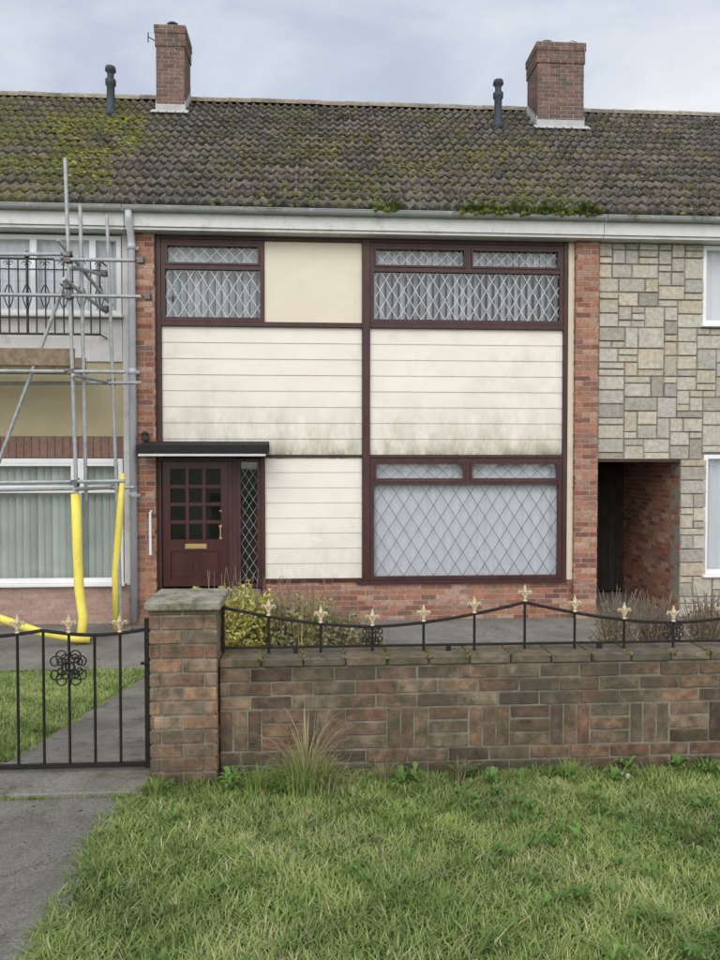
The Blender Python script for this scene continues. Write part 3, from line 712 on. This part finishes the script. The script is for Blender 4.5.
mb.tube([(-4.6,8.75,.0),(-3.9,8.80,-.12),(-3.35,8.9,-.36),(-3.0,9.05,-.48),(-2.82,9.1,-.50)],.048,12,0)
mb.done('foam_sleeves',[m_yellow],S,smooth=True)
mb=MB()
for x,y in ((-2.985,9.3),(-2.62,9.8)): mb.box(x-.12,x+.12,y-.12,y+.12,GL+.017,GL+.04,0)
mb.done('sole_boards',[m_boards],S)

# ================================================================== GARDEN WALL
W=empty('garden_wall'); mb=MB(); wy=3.86; wx0,wx1=-.52,6.2
mb.box(wx0,wx1,wy+.006,wy+.205,-.1,.60,1)
bricks(mb,(wx0,wy,0),(1,0,0),(0,-1,0),wx1-wx0,.145,jit=.004)
bricks(mb,(wx0,wy,.375),(1,0,0),(0,-1,0),wx1-wx0,.225,jit=.004,first=.06)
def onebrick(x0,x1,z0,z1):
    d=random.uniform(-.003,.004); j=lambda:random.uniform(-.0015,.0015)
    mb.add([(x0+j(),wy+d,z0+j()),(x1+j(),wy+d,z0+j()),(x1+j(),wy+d,z1+j()),(x0+j(),wy+d,z1+j()),(x0,wy+.02,z0),(x1,wy+.02,z0),(x1,wy+.02,z1),(x0,wy+.02,z1)],[(0,1,2,3),(1,0,4,5),(2,1,5,6),(3,2,6,7),(0,3,7,4)],0)
x=wx0; k=0
while x<wx1-.02:
    if k%2==0:
        for i in range(3):
            a=x+i*.075
            if a+.065<wx1: onebrick(a,a+.065,.150,.365)
    else:
        for i in range(3): onebrick(x,min(x+.215,wx1),.150+i*.075,.150+i*.075+.065)
    x+=.225; k+=1
bricks(mb,(wx1,wy+.215,0),(-1,0,0),(0,1,0),wx1-wx0,.60)
bricks(mb,(wx1+.001,wy,0),(0,1,0),(1,0,0),.21,.60)
mb.done('wall_bricks',[m_brick_wall,m_mortar_dk],W,bevel=.004)
mb=MB(); x=wx0+.0
while x<wx1:
    d=random.uniform(-.004,.004); xe=min(x+.218,wx1+.01)
    mb.box(x,xe,wy-.012+d,wy+.23+d,.603+random.uniform(0,.002),.650+random.uniform(-.003,.003),0); x+=.225
mb.box(wx0,wx1,wy+.012,wy+.20,.602,.642,1)
mb.done('wall_coping',[m_coping,m_mortar_dk],W,bevel=.006)
n=420; X=wx0+.225*RNG.integers(0,29,n)+RNG.normal(-.004,.012,n); Pm=np.stack([np.clip(X,wx0+.02,wx1),wy-.012+RNG.choice([0,.02,.06,.12,.2],n)+RNG.normal(0,.008,n),.648+RNG.normal(0,.004,n)],1)
lumps('coping_moss',Pm,RNG.uniform(.003,.010,(n,3)),m_moss_ol,W)
def pier(x0,x1,name='gate_pier',parent=W):
    mb=MB(); y0,y1=3.80,4.17
    mb.box(x0+.006,x1-.006,y0+.006,y1-.006,-.1,.924,1); h=.925
    for (O,U,Nn,w,fi) in (((x0,y0,0),(1,0,0),(0,-1,0),x1-x0,0),((x1,y0,0),(0,1,0),(1,0,0),y1-y0,.1125),((x1,y1,0),(-1,0,0),(0,1,0),x1-x0,0),((x0,y1,0),(0,-1,0),(-1,0,0),y1-y0,.1125)):
        bricks(mb,O,U,Nn,w,h,jit=.003,first=fi+.05)
    mb.done(name,[m_brick_pier,m_mortar_dk],parent,bevel=.004)
    c=MB(); a,b,e,f=x0-.022,x1+.022,y0-.022,y1+.022
    c.add([(a,e,.926),(b,e,.926),(b,f,.926),(a,f,.926),(a,e,.972),(b,e,.972),(b,f,.972),(a,f,.972),((a+b)/2-.05,(e+f)/2,.992),((a+b)/2+.05,(e+f)/2,.992)],
       [(0,3,2,1),(0,1,5,4),(1,2,6,5),(2,3,7,6),(3,0,4,7),(4,5,9,8),(6,7,8,9),(5,6,9),(7,4,8)],0)
    c.done(name+'_cap',[m_cone],parent,bevel=.007)
pier(-.875,-.527); pier(-2.42,-2.06,'far_gate_pier')

# ---- railing on wall
Rl=empty('ornamental_railing'); mb=MB(); ry=3.965
def railz(x): 
    ph=(x-1.161)/.857
    ph=((ph+1)%2)-1
    a=abs(ph); return .915-.126*(1-(1-a)**1.7)
xs=[-.53+i*.04 for i in range(int(6.7/.04))]
mb.tube([(x,ry,railz(x)) for x in xs if x<6.1],.009,6,0); mb.tube([(-.53,ry,.682),(6.1,ry,.682)],.008,6,0)
def finial(mb,x,y,z,m=1,s=1.0):
    mb.lathe((x,y,z),[(.010*s,0),(.016*s,.004*s),(.010*s,.012*s),(.008*s,.02*s),(.013*s,.026*s),(.008*s,.032*s),(.012*s,.05*s),(.017*s,.066*s),(.011*s,.085*s),(.002*s,.112*s)],8,m)
    for sg in (1,-1):
        pts=[(x+sg*.004*s,y,z+.030*s),(x+sg*.014*s,y,z+.048*s),(x+sg*.026*s,y,z+.066*s),(x+sg*.038*s,y,z+.068*s),(x+sg*.042*s,y,z+.056*s),(x+sg*.034*s,y,z+.050*s)]
        mb.tube(pts,[.006*s,.0075*s,.008*s,.007*s,.006*s,.004*s],6,m)
def spiral(mb,cx,y,cz,r0,r1,a0,turns,rad,m=0,n=16):
    mb.tube([(cx+(r0+(r1-r0)*i/n)*math.cos(a0+turns*2*math.pi*i/n),y,cz+(r0+(r1-r0)*i/n)*math.sin(a0+turns*2*math.pi*i/n)) for i in range(n+1)],rad,5,m)
def medallion(mb,cx,y,cz,R,m=0):
    spiral(mb,cx,y,cz,R*.26,R*.26,0,1,.0045,m)
    for q in range(4):
        a=math.pi/4+q*math.pi/2
        for sg in (1,-1):
            c=(cx+R*.62*math.cos(a+sg*.34),cz+R*.62*math.sin(a+sg*.34))
            spiral(mb,c[0],y,c[1],R*.36,R*.08,a+math.pi,sg*1.25,.0042,m,14)
i=-0
while True:
    x=-.267+.2856*i
    if x>6.05: break
    zr=railz(x); mb.tube([(x,ry,.64),(x,ry,zr)],.0075,6,0); finial(mb,x,ry,zr+.004,1,.85)
    if i%6==2: medallion(mb,x,ry-.004,.742,.070)
    i+=1
mb.tube([(-.515,ry,.66),(-.515,ry,.91)],.0085,6,0)
for x in (-.12,.73,1.59,2.45): mb.box(x-.012,x+.012,ry-.012,ry+.012,.64,.68,0)
mb.done('railing_bars',[m_blackbits,m_finial],Rl,smooth=False)

# ---- gate
Gt=empty('garden_gate'); mb=MB(); gy=3.93; gx0,gx1=-2.02,-.915
for x in (gx1,gx0): mb.box(x-.013,x+.013,gy-.013,gy+.013,.05,.86,0)
mb.box(gx0,gx1,gy-.010,gy+.010,.055,.080,0)
mid=(gx0+gx1)/2
def gz_top(x): 
    a=abs(x-mid)/(gx1-mid); return .80-.028*math.sin(math.pi*min(1,a))
mb.tube([(gx0+(gx1-gx0)*q/30,gy,gz_top(gx0+(gx1-gx0)*q/30)) for q in range(31)],.010,6,0)
k=0; x=-.925-.1345
while x>gx0+.05:
    mb.tube([(x,gy,.07),(x,gy,gz_top(x))],.0078,6,0)
    if k%2==0: finial(mb,x,gy,gz_top(x)+.005,1,.9)
    x-=.1345; k+=1
medallion(mb,-1.328,gy-.012,.60,.12)
medallion(mb,-1.328,gy+.012,.60,.085)
for z in (.2,.7): mb.tube([(gx1+.03,gy,z-.03),(gx1+.03,gy,z+.03)],.012,8,0); mb.box(gx1,gx1+.04,gy-.006,gy+.006,z-.01,z+.01,0)
mb.tube([(gx1-.03,gy-.02,.62),(gx1+.03,gy-.02,.62)],.008,6,0)
mb.done('gate_bars',[m_blackbits,m_finial],Gt)

# ================================================================== GRASS
def blades(name,X,Y,Hh,Wd,lean,mat,rnd,parent=None,z=None):
    n=len(X); Z=gz_v(Y) if z is None else z
    th=RNG.uniform(0,2*np.pi,n); fx,fy=np.cos(th),np.sin(th); sx,sy_=-np.sin(th),np.cos(th)
    ln=lean*Hh*RNG.uniform(.3,1.3,n); B=np.stack([X,Y,Z],1)
    side=np.stack([sx,sy_,np.zeros(n)],1)*Wd[:,None]; f=np.stack([fx,fy,np.zeros(n)],1)
    up=np.array([[0,0,1.0]])
    hz=Hh*np.clip(1-.35*lean,.4,1)
    p0=B-side; p1=B+side; m0=B+f*(ln*.3)[:,None]+up*(hz*.55)[:,None]; t=B+f*ln[:,None]+up*hz[:,None]
    V=np.stack([p0,p1,m0+side*.8,m0-side*.8,t],1).reshape(-1,3)
    b=(np.arange(n)*5)[:,None]
    q=np.concatenate([b+np.array([[0,1,2,3]]),b+np.array([[3,2,4]])],1).ravel()
    return npmesh(name,V,np.tile([4,3],n),q,np.repeat(rnd,2),[mat],parent)
def pn(X,Y,s=1.0,ph=0):
    v=np.sin(X*3.1*s+ph)+np.sin(Y*4.3*s+1.7*ph+X*1.3*s)+np.sin((X+Y)*6.7*s+ph*.5)+np.sin((X-1.6*Y)*9.1*s+2*ph)
    return (v+4)/8
def turf(name,regs,hmean,lean=.8,wall=False):
    Xs,Ys=[],[]
    for (x0,x1,y0,y1,dens) in regs:
        n=int((x1-x0)*(y1-y0)*dens); Xs.append(RNG.uniform(x0,x1,n)); Ys.append(RNG.uniform(y0,y1,n))
    X=np.concatenate(Xs);Y=np.concatenate(Ys)
    n=len(X); c=.042
    jx=np.round(X/c+RNG.normal(0,.3,n))*c+pn(X,Y,9)*.03; jy=np.round(Y/c+RNG.normal(0,.3,n))*c+pn(Y,X,8)*.03
    w=RNG.random(n)<.5
    X=np.where(w,X*.4+jx*.6,X); Y=np.where(w,Y*.4+jy*.6,Y)
    p=pn(X,Y,1.0,1.0)*.5+pn(X,Y,2.7,4.0)*.5
    Hh=hmean*(.45+1.15*p**1.2)*RNG.uniform(.5,1.35,n)
    if wall: Hh*=np.clip(.55+(3.84-Y)*1.2,.55,1)
    Wd=RNG.uniform(.0014,.0034,n)*(1+.3*(Hh>hmean))
    r=np.clip(.46+.8*(pn(X,Y,1.7,2.2)-.5)+RNG.normal(0,.20,n),0,.86); dead=RNG.random(n)<.06; r=np.where(dead,1.0,r)
    return blades(name,X,Y,Hh,Wd,lean,m_grass,r)
turf('grass_verge',[(-.93,2.9,2.0,3.84,17500),(2.9,6.0,1.6,3.84,5000),(-.90,2.6,1.0,2.0,6000),(-4.5,-2.2,1.5,3.8,4500)],.060,.95,True)
turf('lawn',[(-3.6,-1.78,4.2,7.95,7500),(-6.5,-3.6,4.2,7.95,2500)],.045)
def strip(name,n,xr,yr,h,lean,mat,rlo,rhi,parent=None,w=(.0015,.003)):
    X=RNG.uniform(*xr,n);Y=RNG.uniform(*yr,n); k=pn(X*2.3,Y,2,3)
    sel=RNG.random(n)<np.clip(k*1.5-.2,.08,1); X=X[sel];Y=Y[sel];k=k[sel]; n=len(X)
    return blades(name,X,Y,h*(.4+k)*RNG.uniform(.5,1.3,n),RNG.uniform(*w,n),lean,mat,RNG.uniform(rlo,rhi,n),parent)
strip('grass_edging',7500,(-1.02,-.88),(1.0,3.7),.055,1.2,m_grass,.1,.8)
strip('long_grass_at_wall',5500,(-.9,6.0),(3.76,3.855),.07,.8,m_grass,.05,.7)
strip('grass_at_threshold',1800,(-2.1,-.9),(3.66,3.68),.035,1.0,m_grass,.1,.7)
strip('grass_at_path_edge',2600,(-1.80,-1.70),(4.2,7.9),.045,1.1,m_grass,.1,.8)
strip('grass_tufts_bed',2500,(-.5,4.4),(4.2,5.6),.12,.9,m_grass,.1,.7)
def clump(name,cx,cy,parent,n,h,spread,mat,lean=1.0,rlo=0,rhi=1,w=(.002,.004),z=0.0):
    n=int(n); th=RNG.uniform(0,2*np.pi,n); rr=np.abs(RNG.normal(0,spread*.35,n)); X=cx+rr*np.cos(th); Y=cy+rr*np.sin(th)*.6
    Hh=h*RNG.uniform(.4,1.1,n); L=Hh*lean*RNG.uniform(.1,1.0,n); Wd=RNG.uniform(*w,n); V=[];K=6
    f=np.stack([np.cos(th),np.sin(th)*.6,np.zeros(n)],1); s=np.stack([-np.sin(th),np.cos(th),np.zeros(n)],1)
    zz=gz_v(Y)
    for k in range(K):
        t=k/(K-1); hz=Hh*(t*1.25-.55*t**3*np.clip(L/Hh,0,1)*1.2)
        c=np.stack([X,Y,zz+z],1)+f*(L*t**2)[:,None]+np.array([[0,0,1.]])*hz[:,None]
        wd=(Wd*(1-t*.92))[:,None]; V.append(c-s*wd); V.append(c+s*wd)
    V=np.stack(V,1).reshape(-1,3); b=(np.arange(n)*2*K)[:,None]
    q=np.concatenate([b+np.array([[2*k,2*k+1,2*k+3,2*k+2]]) for k in range(K-1)],1).ravel()
    return npmesh(name,V,np.full(n*(K-1),4),q,np.repeat(RNG.uniform(rlo,rhi,n),K-1),[mat],parent)
TG=empty('tall_grass_clump')
clump('straw_stems',-.06,3.70,TG,170,.42,.16,m_straw,1.0,0,.75,w=(.0022,.004)); clump('green_base',-.08,3.66,TG,650,.20,.20,m_grass,1.2,.0,.65)
clump('side_tuft',-.30,3.70,TG,250,.14,.14,m_grass,1.1,.1,.7); clump('dry_base',.02,3.70,TG,320,.18,.18,m_straw,1.4,0,.8)
TG2=empty('tall_grass_clump.001'); clump('tuft',1.35,3.75,TG2,220,.11,.10,m_grass,1.0,.1,.7); clump('tuft_b',.75,3.76,TG2,160,.13,.08,m_straw,1.0,.2,1); clump('tuft_c',.35,3.76,TG2,140,.12,.09,m_straw,1.0,.2,1)
TG3=empty('tall_grass_clump.002'); clump('tuft',-.82,3.68,TG3,260,.10,.10,m_grass,1.2,.1,.7)

def rosette(mb,cx,cy,z,n,ln,wd,up=.4,lobed=False):
    for i in range(n):
        a=2*math.pi*i/n+random.uniform(-.3,.3); l=ln*random.uniform(.6,1.15); w=wd*random.uniform(.7,1.2); u=up*random.uniform(.5,1.4)
        d=Vector((math.cos(a),math.sin(a),0)); s=Vector((-d.y,d.x,0)); K=7; vs=[];fs=[]
        for k in range(K):
            t=k/(K-1); c=Vector((cx,cy,z))+d*l*t+Vector((0,0,l*(u*math.sin(t*2.2))))
            ww=w*math.sin(math.pi*min(1,t*.92+.06))*(1 if not lobed or k%2 else .45)
            vs+= [tuple(c-s*ww+Vector((0,0,ww*.3))),tuple(c),tuple(c+s*ww+Vector((0,0,ww*.3)))]
        for k in range(K-1): fs+=[(3*k,3*k+1,3*k+4,3*k+3),(3*k+1,3*k+2,3*k+5,3*k+4)]
        mb.add(vs,fs,0)
mb=MB()
for i in range(26):
    rosette(mb,random.uniform(-.8,2.6),random.uniform(3.70,3.83),.01,random.randint(6,11),random.uniform(.04,.085),random.uniform(.010,.02),.9,random.random()<.5)
for i in range(90):
    rosette(mb,random.uniform(.8,2.6),random.uniform(2.3,3.7),.03,random.randint(6,10),random.uniform(.03,.065),random.uniform(.008,.014),.8,True)
for i in range(30):
    rosette(mb,random.uniform(-.7,1.2),random.uniform(2.2,3.7),.03,random.randint(5,8),random.uniform(.03,.05),random.uniform(.008,.012),.8,True)
mb.done('broadleaf_weeds',[m_weed])
mb=MB(); rosette(mb,1.60,3.62,.055,2,.035,.016,.9); mb.done('fallen_leaf',[m_deadleaf])
mb=MB()
for i in range(260):
    r_=random.random()
    if r_<.5: x,y,z=random.uniform(-2.0,-.97),random.uniform(2.2,3.64),.013
    elif r_<.75: x,y=random.uniform(-1.7,-.7),random.uniform(4.2,7.9); z=gz(y)+.013
    else: x,y=random.uniform(-3,4),random.uniform(8.05,10.0); z=GL+.017
    l=random.uniform(.004,.014); a=random.uniform(0,3.14); c,s=math.cos(a)*l,math.sin(a)*l
    mb.add([(x-c,y-s,z),(x+s*.5,y-c*.5,z+l*.3),(x+c,y+s,z+.001),(x-s*.5,y+c*.5,z+l*.25)],[(0,1,2,3)],0)
mb.done('leaf_litter',[m_debris])

# shrubs -----------------------------------------------------------
def shrub(name,blobs,nleaf,size,mat,twigs=40,tr=1.0):
    E=empty(name); tot=sum(b[3]*b[4] for b in blobs); P=[];T=MB()
    for (cx,cy,cz,rx,rz_) in blobs:
        n=int(nleaf*rx*rz_/tot); d=RNG.normal(size=(n,3)); d/=np.linalg.norm(d,axis=1)[:,None]
        rad=RNG.uniform(.35,1.08,n)**.6; k=.8+.35*pn(d[:,0]*2,d[:,2]*2,1.4,cx)
        P.append(np.array([[cx,cy,cz]])+d*(rad*k)[:,None]*np.array([[rx,rx*.9,rz_]]))
        for i in range(max(3,int(twigs*rx*rz_/tot))):
            a=random.uniform(0,6.28); e=Vector((cx+math.cos(a)*rx*random.uniform(.2,1.1),cy+math.sin(a)*rx*.9*random.uniform(.2,1),cz+rz_*random.uniform(.2,1.3)))
            b=Vector((cx+random.uniform(-.04,.04),cy,gz(cy))); mth=(b+e)/2+Vector((random.uniform(-.04,.04),random.uniform(-.04,.04),.03))
            T.tube([b,mth,e],[.006*tr,.004*tr,.002*tr],5,0)
    P=np.concatenate(P); keep=P[:,2]>gz_v(P[:,1])+.01; P=P[keep]; n=len(P)
    a=RNG.normal(size=(n,3)); a/=np.linalg.norm(a,axis=1)[:,None]; b=np.cross(a,RNG.normal(size=(n,3))); b/=np.linalg.norm(b,axis=1)[:,None]
    s=size*RNG.uniform(.6,1.3,(n,1)); V=np.stack([P-a*s,P+b*s*.5,P+a*s,P-b*s*.5],1).reshape(-1,3)
    rr=np.clip(.5+.5*(pn(P[:,0]*3,P[:,2]*3,2)-.5)+RNG.normal(0,.25,n),0,1)
    npmesh('leaves',V,np.full(n,4),np.arange(4*n),rr,[mat],E); T.done('twigs',[m_twig],E)
shrub('variegated_shrub',[(-.78,5.5,.28,.28,.48),(-.56,5.45,.30,.26,.50),(-.40,5.6,.24,.24,.46)],9500,.023,m_euon,70)
shrub('garden_shrub',[(-.20,5.5,.24,.25,.46),(.03,5.6,.20,.25,.46),(.24,5.6,.13,.22,.42),(.42,5.7,.03,.16,.36)],9500,.021,m_dry,220)
shrub('garden_shrub.001',[(3.05,7.2,-.14,.26,.44),(3.50,7.3,-.16,.30,.42),(4.0,7.2,-.14,.30,.44),(4.5,7.2,-.12,.3,.44)],3600,.020,m_brown,380,1.5)
E=empty('green_sprig'); clump('stems',-.12,5.4,E,60,.86,.18,m_euon,.45,.2,.8,w=(.005,.010))
def gutterweeds(name,x0,x1,n,parent):
    X=RNG.uniform(x0,x1,n); k=pn(X*3,X,1.5); Y=RNG.uniform(9.89,9.97,n)
    blades(name,X,Y,.19*(.3+k)*RNG.uniform(.4,1.3,n),RNG.uniform(.006,.012,n),1.0,m_gweed,RNG.uniform(0,1,n),parent,z=np.full(n,5.13))
    Pn=int(n/5); Xp=RNG.uniform(x0,x1,Pn); P=np.stack([Xp,RNG.uniform(9.90,9.97,Pn),RNG.uniform(5.13,5.21,Pn)],1)
    lumps(name+'_moss',P,RNG.uniform(.02,.045,(Pn,3)),m_moss_ol,parent)
gutterweeds('gutter_weeds',1.98,3.95,2200,H); gutterweeds('gutter_weeds_small',.78,1.12,380,H)

# ================================================================== WORLD, SUN, CAMERA
w=bpy.data.worlds.new('World'); scene.world=w; w.use_nodes=True; t=w.node_tree
bg=t.nodes['Background']; bg.inputs['Strength'].default_value=.1
sky=N(t,'ShaderNodeTexSky',sky_type='NISHITA'); sky.sun_disc=False; sky.sun_elevation=math.radians(42); sky.sun_rotation=math.radians(200); sky.air_density=1.5; sky.dust_density=3
tc=N(t,'ShaderNodeTexCoord'); sp=N(t,'ShaderNodeSeparateXYZ'); t.links.new(tc.outputs['Generated'],sp.inputs[0])
mp=N(t,'ShaderNodeMapping'); mp.inputs['Scale'].default_value=(1,1,2.4); t.links.new(tc.outputs['Generated'],mp.inputs['Vector'])
cn=N(t,'ShaderNodeTexNoise'); cn.inputs['Scale'].default_value=2.3; cn.inputs['Detail'].default_value=8; cn.inputs['Roughness'].default_value=.55; cn.inputs['Distortion'].default_value=.4; t.links.new(mp.outputs[0],cn.inputs['Vector'])
xr=math_(t,'MULTIPLY',mask(t,sp.outputs[0],.26,.50),math_(t,'MULTIPLY',mask(t,sp.outputs[2],.56,.45),.30))
lowz=math_(t,'MULTIPLY',mask(t,sp.outputs[2],.60,.40),.06)
v=math_(t,'ADD',math_(t,'ADD',cn.outputs[0],xr),lowz)
cr=ramp(t,[(.50,.555,.685),(.61,.675,.80),(.78,.835,.925),(.97,.985,1.01)],[.40,.52,.64,.78]); t.links.new(v,cr.inputs[0])
back=N(t,'ShaderNodeMapRange'); back.inputs['From Min'].default_value=.35; back.inputs['From Max'].default_value=-.6; back.inputs['To Min'].default_value=9.6; back.inputs['To Max'].default_value=24.0
t.links.new(sp.outputs[1],back.inputs['Value'])
warm=mix(t,cr.outputs[0],(.76,.76,.785),mask(t,sp.outputs[1],.35,-.2))
sc=N(t,'ShaderNodeVectorMath',operation='SCALE'); t.links.new(warm,sc.inputs[0]); t.links.new(back.outputs[0],sc.inputs['Scale'])
t.links.new(mix(t,sky.outputs[0],sc.outputs[0],.9),bg.inputs['Color'])
sl=bpy.data.lights.new('sun','SUN'); sl.energy=1.0; sl.angle=math.radians(35); sl.color=(1,.97,.93)
so=bpy.data.objects.new('sun',sl); COL.objects.link(so)
az=math.radians(200); el=math.radians(42)
d=Vector((math.sin(az)*math.cos(el),math.cos(az)*math.cos(el),math.sin(el)))
so.rotation_euler=d.to_track_quat('Z','Y').to_euler()
cam=bpy.data.cameras.new('camera'); co=bpy.data.objects.new('camera',cam); COL.objects.link(co)
co.location=(0,0,1.7); co.rotation_euler=(math.radians(90-1.43),0,math.radians(-3.4))
cam.sensor_fit='HORIZONTAL'; cam.sensor_width=36; cam.lens=36.1; cam.clip_end=2000; cam.clip_start=.05
scene.camera=co
scene.view_settings.view_transform='Standard'; scene.view_settings.look='None'; scene.view_settings.exposure=0
